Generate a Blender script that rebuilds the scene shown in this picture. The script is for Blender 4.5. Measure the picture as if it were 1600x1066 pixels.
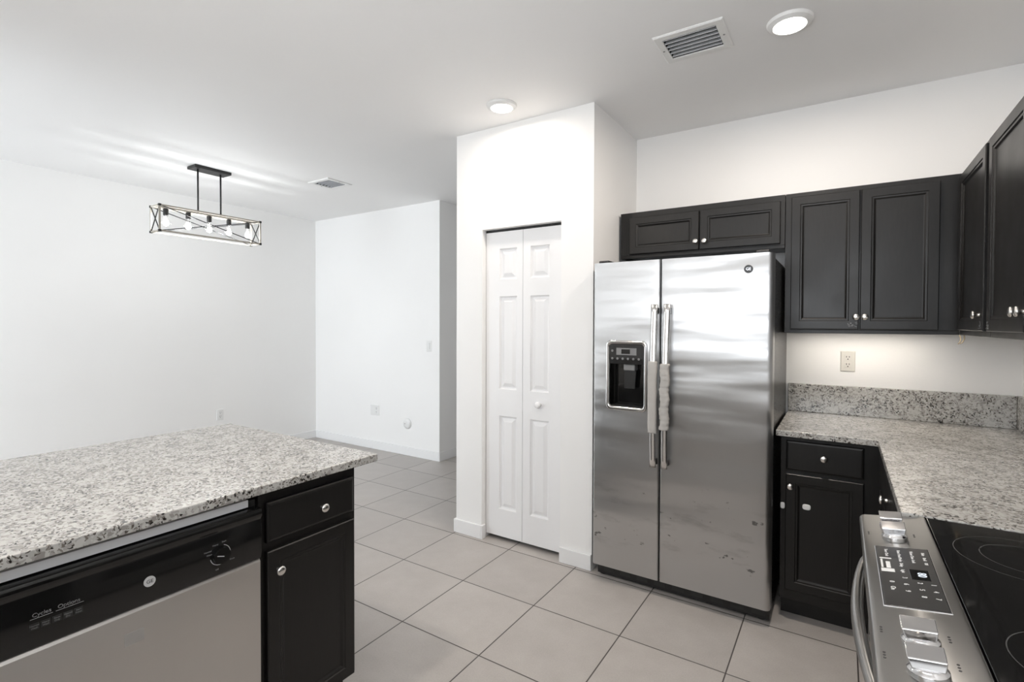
import bpy, bmesh, math, random
from mathutils import Vector, Matrix

for o in list(bpy.data.objects):
    bpy.data.objects.remove(o)
SC = bpy.context.scene
COL = SC.collection

# ------------------------------------------------------------------ camera
F_PX, YAW, PITCH, ROLL, EYE = 786.94, 0.567546, -0.0167422, 0.0033726, 1.43
cam_data = bpy.data.cameras.new('camera')
cam = bpy.data.objects.new('camera', cam_data)
COL.objects.link(cam)
_r = Vector((math.cos(YAW), math.sin(YAW), 0)); _f = Vector((-math.sin(YAW), math.cos(YAW), 0)); _u = Vector((0, 0, 1))
_F = _f * math.cos(PITCH) + _u * math.sin(PITCH); _U = _u * math.cos(PITCH) - _f * math.sin(PITCH)
_R3 = _r * math.cos(ROLL) + _U * math.sin(ROLL); _U3 = _U * math.cos(ROLL) - _r * math.sin(ROLL)
m = Matrix.Identity(4)
for i in range(3):
    m[i][0] = _R3[i]; m[i][1] = _U3[i]; m[i][2] = -_F[i]; m[i][3] = (0, 0, EYE)[i]
cam.matrix_world = m
cam_data.sensor_width = 36.0
cam_data.sensor_fit = 'HORIZONTAL'
cam_data.lens = F_PX / 1600 * 36.0
cam_data.shift_x = -13.23 / 1600
cam_data.shift_y = -13.64 / 1600
cam_data.clip_start = 0.02
SC.camera = cam

# ------------------------------------------------------------------ world, colour management
SC.view_settings.view_transform = 'Standard'
SC.view_settings.look = 'None'
SC.view_settings.gamma = 1.0
SC.view_settings.use_curve_mapping = False
SC.view_settings.exposure = 0.30
SC.cycles.max_bounces = 10
SC.cycles.diffuse_bounces = 6
SC.cycles.sample_clamp_indirect = 6.0
SC.cycles.caustics_reflective = False
SC.cycles.caustics_refractive = False
W = bpy.data.worlds.new('sky'); SC.world = W
W.use_nodes = True
W.node_tree.nodes['Background'].inputs[0].default_value = (0.80, 0.90, 1.0, 1)
W.node_tree.nodes['Background'].inputs[1].default_value = 1.6


def area(name, loc, direction, sx, sy, power, col):
    d = bpy.data.lights.new(name, 'AREA'); d.shape = 'RECTANGLE'; d.size = sx; d.size_y = sy
    d.energy = power; d.color = col
    o = bpy.data.objects.new(name, d); COL.objects.link(o); o.location = loc
    o.rotation_euler = Vector(direction).to_track_quat('-Z', 'Z').to_euler()
    return o

# daylight from behind the camera: an unseen patio door and an added kitchen window
area('daylight_patio_door', (-4.55, -3.56, 1.15), (0, 1, 0), 1.65, 2.2, 130, (0.86, 0.93, 1.0))
area('added_kitchen_window_lamp', (-0.40, -0.635, 1.68), (0, 1, 1.15), 1.6, 1.0, 29, (0.97, 0.98, 1.0))  # added window lamp, tilted up to brighten the kitchen ceiling
CAN_POWER = 13.5
BULB_POWER = 4.5


# ------------------------------------------------------------------ materials
def S(n, **kw):
    for k, v in kw.items():
        n.inputs[k.replace('_', ' ')].default_value = v

class NT:
    def __init__(self, name):
        self.m = bpy.data.materials.new(name); self.m.use_nodes = True
        self.t = self.m.node_tree; self.N = self.t.nodes; self.L = self.t.links
        self.b = self.N['Principled BSDF']; self.out = self.N['Material Output']
    def n(self, typ, **props):
        x = self.N.new(typ)
        for k, v in props.items(): setattr(x, k, v)
        return x
    def l(self, a, b): self.L.new(a, b)
    def math(self, op, a, b=None, c=None):
        x = self.n('ShaderNodeMath', operation=op)
        for i, v in enumerate((a, b, c)):
            if v is None: continue
            if hasattr(v, 'is_linked') or hasattr(v, 'node'): self.l(v, x.inputs[i])
            else: x.inputs[i].default_value = v
        return x.outputs[0]
    def coords(self, scale=(1, 1, 1), kind='Object'):
        tc = self.n('ShaderNodeTexCoord'); mp = self.n('ShaderNodeMapping')
        mp.inputs['Scale'].default_value = scale
        self.l(tc.outputs[kind], mp.inputs[0]); return mp.outputs[0]
    def noise(self, vec, scale, detail=3, rough=.5):
        x = self.n('ShaderNodeTexNoise'); x.inputs['Scale'].default_value = scale
        x.inputs['Detail'].default_value = detail; x.inputs['Roughness'].default_value = rough
        self.l(vec, x.inputs['Vector']); return x.outputs['Fac']
    def ramp(self, fac, stops, interp='LINEAR'):
        x = self.n('ShaderNodeValToRGB'); e = x.color_ramp; e.interpolation = interp
        while len(e.elements) < len(stops): e.elements.new(.5)
        for el, (p, c) in zip(e.elements, stops):
            el.position = p; el.color = (c, c, c, 1) if isinstance(c, (int, float)) else (*c, 1)
        self.l(fac, x.inputs[0]); return x.outputs[0]
    def bump(self, h, strength, dist=.002):
        x = self.n('ShaderNodeBump'); x.inputs['Strength'].default_value = strength; x.inputs['Distance'].default_value = dist
        self.l(h, x.inputs['Height']); self.l(x.outputs[0], self.b.inputs['Normal']); return x
    def base(self, c, rough=.5, metal=0., spec=.5):
        self.b.inputs['Base Color'].default_value = (*c, 1); self.b.inputs['Roughness'].default_value = rough
        self.b.inputs['Metallic'].default_value = metal; self.b.inputs['Specular IOR Level'].default_value = spec

def simple(name, c, rough=.5, metal=0., spec=.5, nscale=0, nstr=.1):
    t = NT(name); t.base(c, rough, metal, spec)
    v = t.coords()
    f = t.noise(v, nscale or 40, 3)
    r = t.ramp(f, [(0, max(0, rough - .05)), (1, min(1, rough + .05))]); t.l(r, t.b.inputs['Roughness'])
    if nscale: t.bump(f, nstr)
    return t.m

def emit(name, c, s):
    t = NT(name); t.base((0, 0, 0), .5)
    t.b.inputs['Emission Color'].default_value = (*c, 1); t.b.inputs['Emission Strength'].default_value = s
    return t.m

def mat_paint(name, c, bscale=70, bstr=.12):
    t = NT(name); t.base(c, .65, 0, .3)
    v = t.coords(); f = t.noise(v, bscale, 3, .6); t.bump(f, bstr, .003)
    g = t.noise(v, 1.3, 2)
    mx = t.ramp(g, [(0.3, tuple(x * .985 for x in c)), (.7, c)]); t.l(mx, t.b.inputs['Base Color'])
    return t.m

def mat_tile():
    t = NT('floor_tile'); T = 0.4586
    tc = t.n('ShaderNodeTexCoord'); sp = t.n('ShaderNodeSeparateXYZ'); t.l(tc.outputs['Object'], sp.inputs[0])
    ux = t.math('DIVIDE', t.math('ADD', sp.outputs[0], 2.2185 + 20 * T), T)
    uy = t.math('DIVIDE', t.math('ADD', sp.outputs[1], -1.7156 + 20 * T), T)
    def dist(u):
        fr = t.math('FRACT', u); return t.math('MINIMUM', fr, t.math('SUBTRACT', 1.0, fr))
    d = t.math('MINIMUM', dist(ux), dist(uy))
    g = t.ramp(d, [(0.0040, 1.0), (0.0068, 0.0)])
    cid = t.n('ShaderNodeCombineXYZ'); t.l(t.math('FLOOR', ux), cid.inputs[0]); t.l(t.math('FLOOR', uy), cid.inputs[1])
    wn = t.n('ShaderNodeTexWhiteNoise'); t.l(cid.outputs[0], wn.inputs['Vector'])
    va = t.n('ShaderNodeVectorMath', operation='ADD'); t.l(tc.outputs['Object'], va.inputs[0]); t.l(wn.outputs['Color'], va.inputs[1])
    n1 = t.noise(va.outputs[0], 7, 5, .62); n2 = t.noise(tc.outputs['Object'], 160, 2)
    c1 = t.ramp(n1, [(.3, (.455, .425, .400)), (.7, (.515, .485, .460))])
    mx = t.n('ShaderNodeMix', data_type='RGBA', blend_type='MULTIPLY'); mx.inputs[0].default_value = .18
    t.l(c1, mx.inputs[6]); t.l(t.ramp(n2, [(.35, .65), (.6, 1.)]), mx.inputs[7])
    m2 = t.n('ShaderNodeMix', data_type='RGBA', blend_type='MULTIPLY'); m2.inputs[0].default_value = 1
    t.l(mx.outputs[2], m2.inputs[6]); t.l(t.ramp(wn.outputs['Value'], [(0, .95), (1, 1.03)]), m2.inputs[7])
    m3 = t.n('ShaderNodeMix', data_type='RGBA'); t.l(g, m3.inputs[0]); t.l(m2.outputs[2], m3.inputs[6])
    m3.inputs[7].default_value = (.055, .047, .042, 1)
    t.l(m3.outputs[2], t.b.inputs['Base Color'])
    t.l(t.ramp(n1, [(.3, .36), (.7, .48)]), t.b.inputs['Roughness'])
    t.b.inputs['Specular IOR Level'].default_value = .4
    h = t.math('SUBTRACT', t.math('MULTIPLY', n2, .08), g); t.bump(h, .4, .002)
    return t.m

def mat_granite():
    t = NT('granite')
    v = t.coords()
    nz = t.n('ShaderNodeTexNoise'); nz.inputs['Scale'].default_value = 45; t.l(v, nz.inputs['Vector'])
    va = t.n('ShaderNodeVectorMath', operation='MULTIPLY_ADD'); va.inputs[1].default_value = (.022,) * 3
    t.l(nz.outputs['Color'], va.inputs[0]); t.l(v, va.inputs[2])
    def vor(s):
        x = t.n('ShaderNodeTexVoronoi'); x.inputs['Scale'].default_value = s; t.l(va.outputs[0], x.inputs['Vector'])
        sp = t.n('ShaderNodeSeparateColor'); t.l(x.outputs['Color'], sp.inputs[0]); return sp.outputs
    a = vor(110); b = vor(185)
    cl = t.noise(v, 16, 3)                    # dark minerals gather in clusters
    ka = t.math('ADD', a[0], t.math('MULTIPLY', t.math('SUBTRACT', cl, .5), 0.9))
    kb = t.math('ADD', b[0], t.math('MULTIPLY', t.math('SUBTRACT', cl, .5), 0.7))
    c1 = t.ramp(ka, [(0, (.30, .285, .265)), (.14, (.37, .355, .335)), (.38, (.45, .44, .415)), (.64, (.52, .51, .485))], 'CONSTANT')
    c2 = t.ramp(kb, [(0, (.06, .055, .05)), (.06, (.22, .20, .185)), (.12, (.50, .47, .44)), (.18, (1, 1, 1))], 'CONSTANT')
    mx = t.n('ShaderNodeMix', data_type='RGBA', blend_type='MULTIPLY'); mx.inputs[0].default_value = 1
    t.l(c1, mx.inputs[6]); t.l(c2, mx.inputs[7]); t.l(mx.outputs[2], t.b.inputs['Base Color'])
    t.b.inputs['Roughness'].default_value = .17
    t.b.inputs['Specular IOR Level'].default_value = .75
    return t.m

def mat_cabinet():
    t = NT('espresso_cabinet'); t.base((.0125, .0115, .011), .36, 0, .4)
    v = t.coords((14, 14, 1.6)); f = t.noise(v, 9, 4, .6); t.bump(f, .05, .001)
    t.l(t.ramp(f, [(.3, (.0062, .0058, .0055)), (.7, (.0095, .0088, .0083))]), t.b.inputs['Base Color'])
    g = t.noise(t.coords(), 4, 3); t.l(t.ramp(g, [(.3, .30), (.7, .42)]), t.b.inputs['Roughness'])
    return t.m

def mat_steel(name, c=(.60, .59, .58), rough=.30, wave=0.0, aniso=.75, rot=0.0, smudge=.022, wavescale=(1.0, 1, 5.5), scuffs=False):
    """Brushed stainless: horizontal tangent; rot 0 spreads reflections sideways, .25 up and down."""
    t = NT(name); t.base(c, rough, 1.0)
    t.b.inputs['Anisotropic'].default_value = aniso; t.b.inputs['Anisotropic Rotation'].default_value = rot
    tg = t.n('ShaderNodeTangent', direction_type='RADIAL', axis='Z'); t.l(tg.outputs[0], t.b.inputs['Tangent'])
    v = t.coords(); sm = t.noise(v, 2.6, 3, .5)
    t.l(t.ramp(sm, [(.3, rough - smudge), (.75, rough + smudge)]), t.b.inputs['Roughness'])
    if wave:
        w = t.math('ADD', t.noise(t.coords(wavescale), 1.0, 1.0, .4), t.math('MULTIPLY', t.noise(t.coords((2.2, 1, 15)), 1.0, 1.0, .4), .16))
        x = t.n('ShaderNodeBump'); x.inputs['Strength'].default_value = 1; x.inputs['Distance'].default_value = 1.0
        t.l(t.math('MULTIPLY', w, wave), x.inputs['Height']); t.l(x.outputs[0], t.b.inputs['Normal'])
    if scuffs:
        tc = t.coords(); sp = t.n('ShaderNodeSeparateXYZ'); t.l(tc, sp.inputs[0])
        low = t.ramp(sp.outputs[2], [(.18, 0.0), (.24, 1.0), (.50, 1.0), (.62, 0.0)])
        dots = t.ramp(t.noise(t.coords((1, 1, 1.5)), 17, 4, .55), [(.665, 0.0), (.70, .8)])
        stain = t.ramp(t.noise(t.coords((1.0, 1, 3.5)), 4.5, 5, .6), [(.56, 0.0), (.74, .30)])
        k = t.math('MULTIPLY', low, t.math('MAXIMUM', dots, stain))
        mx = t.n('ShaderNodeMix', data_type='RGBA'); t.l(k, mx.inputs[0])
        mx.inputs[6].default_value = (*c, 1); mx.inputs[7].default_value = (.10, .10, .10, 1)
        t.l(mx.outputs[2], t.b.inputs['Base Color'])
    return t.m

def mat_glass(name, tint=(1, 1, 1), refl=.12):
    t = NT(name); t.N.remove(t.b)
    tr = t.n('ShaderNodeBsdfTransparent'); tr.inputs[0].default_value = (*tint, 1)
    gl = t.n('ShaderNodeBsdfGlossy'); gl.inputs['Roughness'].default_value = .03
    mx = t.n('ShaderNodeMixShader'); mx.inputs[0].default_value = .05; t.l(tr.outputs[0], mx.inputs[1]); t.l(gl.outputs[0], mx.inputs[2]); t.l(mx.outputs[0], t.out.inputs[0])
    return t.m

M = dict(
    wall=mat_paint('wall_paint', (.905, .90, .89)),
    ceil=mat_paint('ceiling_paint', (.885, .882, .878), 45, .2),
    trim=simple('white_trim', (.86, .86, .86), .35),
    door=simple('white_door_paint', (.86, .86, .865), .38),
    tile=mat_tile(), granite=mat_granite(), cab=mat_cabinet(),
    toe=simple('toe_kick_black', (.010, .0095, .009), .5),
    residue=simple('sticker_residue', (.50, .49, .475), .5, .6),
    fridge=mat_steel('fridge_steel', (.56, .56, .56), .325, .016, .80, 0.0, scuffs=True),
    steel=mat_steel('brushed_steel', (.38, .375, .365), .30, 0, .6, .25),
    dwsteel=mat_steel('dishwasher_steel', (.68, .66, .64), .36, .004, .8, .25, .08),
    chrome=simple('polished_steel', (.62, .61, .605), .10, 1.0),
    nickel=simple('satin_nickel', (.80, .78, .75), .22, 1.0),
    handle=mat_steel('handle_steel', (.72, .71, .70), .22, 0, .5, .25),
    black=simple('black_gloss', (.008, .008, .008), .10),
    blackmat=simple('black_plastic', (.016, .016, .016), .45),
    darkgrey=simple('dark_grey_plastic', (.020, .020, .020), .3),
    greyplastic=simple('grey_plastic', (.22, .22, .22), .4),
    side=simple('fridge_side_black', (.013, .013, .0135), .28, 0, .5, 220, .12),
    cloth=simple('beige_cloth', (.47, .45, .425), .9, 0, .2, 300, .35),
    white=simple('white_plastic', (.80, .80, .79), .35),
    ivory=simple('ivory_plastic', (.68, .66, .61), .4),
    slot=simple('slot_dark', (.03, .03, .03), .6),
    iron=simple('black_iron', (.010, .010, .010), .45),
    lampwood=simple('weathered_wood', (.40, .37, .32), .6, 0, .3, 60, .2),
    bulb=mat_glass('bulb_glass'),
    pane=mat_glass('window_glass'),
    filament=emit('filament', (1, .97, .92), 32),
    lens=emit('light_lens', (1, .95, .87), 7),
    print=simple('pale_print', (.62, .62, .62), .5),
    printdim=simple('dim_print', (.24, .24, .24), .5),
    printdark=simple('dark_print', (.03, .03, .03), .5),
    digits=emit('display_digits', (.85, .92, 1.0), .9),
    ceran=simple('black_glass_ceramic', (.010, .010, .010), .07),
    burnline=simple('burner_line', (.075, .075, .075), .25),
    cord=simple('tan_cord', (.55, .45, .30), .5),
    louvre=simple('vent_metal', (.74, .75, .77), .45),
    cavity=simple('dark_cavity', (.012, .012, .014), .8),
    alum=simple('white_metal_strip', (.86, .86, .87), .35, 0.0),
)

# ------------------------------------------------------------------ building helpers
ORG = {}

def obj(name, bm, mat, parent=None, bevel=0.0, smooth=False, seg=2, angle=35):
    """Link one mesh object; bm holds world coordinates, the object origin sits at its thing's base."""
    if parent is not None:
        off = ORG[parent.name]
    else:
        bm.verts.ensure_lookup_table()
        xs = [v.co for v in bm.verts]
        lo = [min(c[i] for c in xs) for i in range(3)]; hi = [max(c[i] for c in xs) for i in range(3)]
        off = Vector(((lo[0] + hi[0]) / 2, (lo[1] + hi[1]) / 2, lo[2]))
    bmesh.ops.recalc_face_normals(bm, faces=bm.faces)
    for v in bm.verts: v.co -= off
    me = bpy.data.meshes.new(name); bm.to_mesh(me); bm.free()
    mats = mat if isinstance(mat, (list, tuple)) else [mat]
    for x in mats: me.materials.append(x)
    o = bpy.data.objects.new(name, me); COL.objects.link(o)
    if parent is not None:
        o.parent = parent
    else:
        o.location = off
    ORG[o.name] = off
    if smooth:
        for p in me.polygons: p.use_smooth = True
    if bevel:
        b = o.modifiers.new('edge', 'BEVEL'); b.width = bevel; b.segments = seg; b.limit_method = 'ANGLE'; b.angle_limit = math.radians(angle)
        for p in me.polygons: p.use_smooth = True
        b.harden_normals = True
    return o

def world_textured(o):
    """Structure keeps its origin at the world origin so that patterns line up."""
    off = o.location.copy()
    for v in o.data.vertices: v.co += off
    o.location = (0, 0, 0); ORG[o.name] = Vector((0, 0, 0))
    return o

def thing(name, label, cat, loc, group=None):
    o = bpy.data.objects.new(name, None); COL.objects.link(o); o.location = loc; o.empty_display_size = .05
    ORG[o.name] = Vector(loc); o['label'] = label; o['category'] = cat
    if group: o['group'] = group
    return o

def tag(o, label, cat, group=None):
    o['label'] = label; o['category'] = cat
    if group: o['group'] = group
    return o

def struct(name, bm, mat, label=None, cat=None, **kw):
    o = world_textured(obj(name, bm, mat, **kw)); o['kind'] = 'structure'
    if label: o['label'] = label
    if cat: o['category'] = cat
    return o

def dup(root, loc, label, group=None):
    r = root.copy(); COL.objects.link(r); r.location = loc; r['label'] = label
    if group: r['group'] = group
    for ch in list(root.children):
        c = ch.copy(); COL.objects.link(c); c.parent = r
        for g in list(ch.children):
            d = g.copy(); COL.objects.link(d); d.parent = c
    return r

def B(): return bmesh.new()

def box(bm, x0, x1, y0, y1, z0, z1):
    vs = [bm.verts.new((x, y, z)) for x in (x0, x1) for y in (y0, y1) for z in (z0, z1)]
    for f in ((0, 1, 3, 2), (4, 6, 7, 5), (0, 4, 5, 1), (2, 3, 7, 6), (0, 2, 6, 4), (1, 5, 7, 3)):
        bm.faces.new([vs[i] for i in f])
    return bm

def bx(*a): return box(B(), *a)

def frame_of(d):
    d = Vector(d).normalized(); a = Vector((0, 0, 1)) if abs(d.z) < .9 else Vector((1, 0, 0))
    u = d.cross(a).normalized(); return d, u, d.cross(u)

def lathe(bm, origin, axis, prof, n=24, cap0=True, cap1=True):
    """prof: (radius, distance along axis)"""
    d, u, w = frame_of(axis); o = Vector(origin); rings = []
    for r, h in prof:
        rings.append([bm.verts.new(o + d * h + (u * math.cos(2 * math.pi * k / n) + w * math.sin(2 * math.pi * k / n)) * r) for k in range(n)])
    for a, b in zip(rings, rings[1:]):
        for k in range(n): bm.faces.new((a[k], a[(k + 1) % n], b[(k + 1) % n], b[k]))
    if cap0: bm.faces.new(rings[0])
    if cap1: bm.faces.new(rings[-1][::-1])
    return bm

def tube(bm, pts, r, n=12):
    pts = [Vector(p) for p in pts]; rings = []
    rr = r if isinstance(r, (list, tuple)) else [r] * len(pts)
    prev = None
    for i, p in enumerate(pts):
        d = (pts[min(i + 1, len(pts) - 1)] - pts[max(i - 1, 0)]).normalized()
        if prev is None: _, u, w = frame_of(d)
        else:
            u = (prev - d * prev.dot(d)).normalized(); w = d.cross(u)
        prev = u
        rings.append([bm.verts.new(p + (u * math.cos(2 * math.pi * k / n) + w * math.sin(2 * math.pi * k / n)) * rr[i]) for k in range(n)])
    for a, b in zip(rings, rings[1:]):
        for k in range(n): bm.faces.new((a[k], a[(k + 1) % n], b[(k + 1) % n], b[k]))
    bm.faces.new(rings[0]); bm.faces.new(rings[-1][::-1])
    return bm

def bar(bm, p0, p1, w, h=None, up=(0, 0, 1)):
    """square bar between two points"""
    h = h or w; p0 = Vector(p0); p1 = Vector(p1); d = (p1 - p0).normalized()
    upv = Vector(up)
    if abs(d.dot(upv)) > .95: upv = Vector((1, 0, 0))
    s = d.cross(upv).normalized(); t = s.cross(d)
    a = [bm.verts.new(p + s * i * w / 2 + t * j * h / 2) for p in (p0, p1) for i, j in ((-1, -1), (1, -1), (1, 1), (-1, 1))]
    for f in ((0, 1, 2, 3), (4, 7, 6, 5), (0, 4, 5, 1), (1, 5, 6, 2), (2, 6, 7, 3), (3, 7, 4, 0)): bm.faces.new([a[i] for i in f])
    return bm

def rings(bm, org, u, v, n, w, h, steps, cap=True):
    """Nested rectangles (inset, depth) joined by faces, capped: a panelled front of size w x h."""
    org, u, v, n = Vector(org), Vector(u), Vector(v), Vector(n); R = []
    for ins, dep in steps:
        R.append([bm.verts.new(org + u * a + v * b + n * dep) for a, b in ((ins, ins), (w - ins, ins), (w - ins, h - ins), (ins, h - ins))])
    for a, b in zip(R, R[1:]):
        for k in range(4): bm.faces.new((a[k], a[(k + 1) % 4], b[(k + 1) % 4], b[k]))
    if cap: bm.faces.new(R[-1])
    return R

def panel_front(org, u, v, n, w, h, fr=.057, t=.019, flat=False):
    """Cabinet door: slab with a routed frame and a recessed panel. org at lower left of its back face."""
    bm = B()
    if flat: st = [(0, 0), (0, t - .006), (.004, t - .002), (.010, t)]
    else: st = [(0, 0), (0, t - .003), (.003, t), (fr - .016, t), (fr - .013, t - .003), (fr - .006, t - .0035), (fr, t - .0085), (fr + .004, t - .0095)]
    R = rings(bm, org, u, v, n, w, h, st)
    bm.faces.new(R[0])
    return bm

def knob_bm(p, n, s=1.0):
    return lathe(B(), p, n, [(.007 * s, 0), (.006 * s, .004 * s), (.0048 * s, .010 * s), (.0056 * s, .014 * s), (.0125 * s, .0165 * s), (.0155 * s, .0205 * s), (.0148 * s, .0245 * s), (.009 * s, .0275 * s), (.0, .0285 * s)][:-1], 24)

def text_mesh(s, size, org, right, up, align='CENTER', extr=0.0003):
    cu = bpy.data.curves.new('t', 'FONT'); cu.body = s; cu.size = size; cu.align_x = align; cu.align_y = 'CENTER'; cu.extrude = extr
    o = bpy.data.objects.new('t', cu); COL.objects.link(o)
    bpy.context.view_layer.update()
    me = bpy.data.meshes.new_from_object(o.evaluated_get(bpy.context.evaluated_depsgraph_get()))
    bpy.data.objects.remove(o); bpy.data.curves.remove(cu)
    r, u = Vector(right).normalized(), Vector(up).normalized(); n = r.cross(u)
    mt = Matrix((( r.x, u.x, n.x, org[0]), (r.y, u.y, n.y, org[1]), (r.z, u.z, n.z, org[2]), (0, 0, 0, 1)))
    me.transform(mt); return me

def texts(items):
    bm = B()
    for it in items:
        me = text_mesh(*it); bm.from_mesh(me); bpy.data.meshes.remove(me)
    return bm

X_, Y_, Z_ = Vector((1, 0, 0)), Vector((0, 1, 0)), Vector((0, 0, 1))

# ------------------------------------------------------------------ the room
H = 2.70
XL, YF, XH = -5.547, 3.936, -3.501
XP, YP, XN, YB, XW = -2.2193, 2.669, -1.206, 3.378, 0.746
YR, YS = -0.62, -3.5
struct('floor', bx(XL - .1, XW + .1, YS - .1, 6.3, -.1, 0), M['tile'])
VENTS = [(-4.076, -3.790, 2.815, 3.075), (-.725, -.429, 2.214, 2.466)]
bm = B(); FLANGE = .034
gx = sorted([XL - .1, XW + .1] + [v for q in VENTS for v in (q[0] + FLANGE, q[1] - FLANGE)])
gy = sorted([YS - .1, 6.3] + [v for q in VENTS for v in (q[2] + FLANGE, q[3] - FLANGE)])
for i in range(len(gx) - 1):
    for j in range(len(gy) - 1):
        cx_, cy_ = (gx[i] + gx[i + 1]) / 2, (gy[j] + gy[j + 1]) / 2
        if any(q[0] < cx_ < q[1] and q[2] < cy_ < q[3] for q in VENTS): continue
        box(bm, gx[i], gx[i + 1], gy[j], gy[j + 1], H, H + .1)
struct('ceiling', bm, M['ceil'])
struct('wall_left', bx(XL - .1, XL, YS - .1, YF + .1, 0, H), M['wall'])
struct('wall_far', bx(XL, XH, YF, YF + .1, 0, H), M['wall'])
struct('wall_hall', bx(XH - .1, XH, YF + .1, 6.2, 0, H), M['wall'])
struct('wall_hall_end', bx(XH - .1, XP + .1, 6.2, 6.3, 0, H), M['wall'])
struct('wall_pantry_side', bx(XP, XP + .1, YP + .1, 6.2, 0, H), M['wall'])
OX0, OX1, OZ = -2.003, -1.415, 2.047
bm = bx(XP, OX0, YP, YP + .1, 0, H); box(bm, OX1, XN, YP, YP + .1, 0, H); box(bm, OX0, OX1, YP, YP + .1, OZ, H)
struct('wall_pantry', bm, M['wall'])
struct('wall_niche', bx(XN - .1, XN, YP + .1, YB, 0, H), M['wall'])
struct('wall_back', bx(XP + .1, XW + .1, YB, YB + .1, 0, H), M['wall'])
struct('wall_right', bx(XW, XW + .1, YR - .1, YB, 0, H), M['wall'])
KW0, KW1, KZ0, KZ1 = -1.25, 0.45, 1.15, 2.20
bm = bx(-3.6, KW0, YR - .1, YR, 0, H); box(bm, KW1, XW, YR - .1, YR, 0, H); box(bm, KW0, KW1, YR - .1, YR, 0, KZ0); box(bm, KW0, KW1, YR - .1, YR, KZ1, H)
struct('wall_rear', bm, M['wall'])  # unseen wall, extended left to shade the pantry from patio daylight
struct('wall_light_block', bx(-3.6, -3.5, YS, YR - .1, 0, H), M['wall'])  # unseen wall, placed to keep patio daylight off the pantry
PD0, PD1, PZ = -5.40, -3.70, 2.3
bm = bx(XL, PD0, YS - .1, YS, 0, H); box(bm, PD1, -3.5, YS - .1, YS, 0, H); box(bm, PD0, PD1, YS - .1, YS, PZ, H)
struct('wall_patio', bm, M['wall'])

def window_frame(name, x0, x1, y0, y1, z0, z1, w=.05, mid=True):
    bm = bx(x0, x0 + w, y0, y1, z0, z1); box(bm, x1 - w, x1, y0, y1, z0, z1)
    box(bm, x0 + w, x1 - w, y0, y1, z0, z0 + w); box(bm, x0 + w, x1 - w, y0, y1, z1 - w, z1)
    if mid: box(bm, (x0 + x1) / 2 - w / 2, (x0 + x1) / 2 + w / 2, y0, y1, z0 + w, z1 - w)
    return bm
f = struct('added_window_1', window_frame('w', KW0, KW1, YR - .075, YR - .025, KZ0, KZ1), M['trim'])  # added unseen window, put in to let light into the kitchen
g = obj('added_window_pane', bx(KW0 + .05, KW1 - .05, YR - .053, YR - .047, KZ0 + .05, KZ1 - .05), M['pane'], f)
f = struct('door_2', window_frame('d', PD0, PD1, YS - .04, YS - .01, 0, PZ, .06), M['trim'])
g = obj('door_pane', bx(PD0 + .06, PD1 - .06, YS - .028, YS - .022, .06, PZ - .06), M['pane'], f)

# baseboards
BH, BT = .092, .014
def base_bm(x0, x1, y0, y1):
    return bx(x0, x1, y0, y1, 0, BH)
def bb(name, bm): return struct(name, bm, M['trim'], bevel=.004)
bb('baseboard_left', base_bm(XL, XL + BT, YS, YF))
bb('baseboard_far', base_bm(XL + BT, XH, YF - BT, YF))
bb('baseboard_hall', base_bm(XH, XH + BT, YF - BT, 6.2))
bm = base_bm(XP - BT, OX0, YP - BT, YP); box(bm, OX0, OX0 + BT, YP - BT, YP + .028, 0, BH); box(bm, XP - BT, XP, YP, YP + .6, 0, BH)
bb('baseboard_pantry_left', bm)
bb('baseboard_pantry_right', base_bm(OX1, XN, YP - BT, YP))

# pantry bifold door
YD = 2.712
bm = B()
d1 = thing('door_1', 'white two-leaf bifold pantry door with raised panels beside the refrigerator', 'door', (-1.71, YD, 0)); d1['kind'] = 'structure'
def bifold_leaf(x0, x1, px0, px1):
    """leaf with three raised panels, front facing -Y"""
    z0, z1 = .030, 2.030
    zs = [z0, .211, .826, 1.003, 1.609, 1.720, 1.920, z1]
    bm = B(); y = YD
    xs = [x0, px0, px1, x1]
    for i in range(3):
        for j in range(7):
            u0, u1, a, b = xs[i], xs[i + 1], zs[j], zs[j + 1]
            if i == 1 and j in (1, 3, 5):
                rings(bm, (u0, y, a), X_, Z_, (0, -1, 0), u1 - u0, b - a, [(0, 0), (.003, -.008), (.010, -.014), (.016, -.014), (.036, -.003), (.039, -.002)])
            else:
                bm.faces.new([bm.verts.new(c) for c in ((u0, y, a), (u1, y, a), (u1, y, b), (u0, y, b))])
    e = .028
    for q in (((x0, y, z0), (x1, y, z0), (x1, y + e, z0), (x0, y + e, z0)), ((x0, y, z1), (x1, y, z1), (x1, y + e, z1), (x0, y + e, z1)),
              ((x0, y, z0), (x0, y, z1), (x0, y + e, z1), (x0, y + e, z0)), ((x1, y, z0), (x1, y, z1), (x1, y + e, z1), (x1, y + e, z0)),
              ((x0, y + e, z0), (x1, y + e, z0), (x1, y + e, z1), (x0, y + e, z1))):
        bm.faces.new([bm.verts.new(c) for c in q])
    bmesh.ops.remove_doubles(bm, verts=bm.verts, dist=1e-5)
    return bm
obj('door_leaf', bifold_leaf(-1.998, -1.7135, -1.893, -1.757), M['door'], d1)
lf = obj('door_leaf', bifold_leaf(-1.7105, -1.420, -1.656, -1.520), M['door'], d1)
obj('door_knob', lathe(B(), (-1.585, YD, .925), (0, -1, 0), [(.011, 0), (.010, .012), (.017, .018), (.021, .026), (.018, .034), (.008, .038)], 24), M['door'], lf, smooth=True)
obj('door_track', bx(-2.003, -1.415, YD + .002, YD + .03, 2.031, 2.047), M['iron'], d1)

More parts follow.
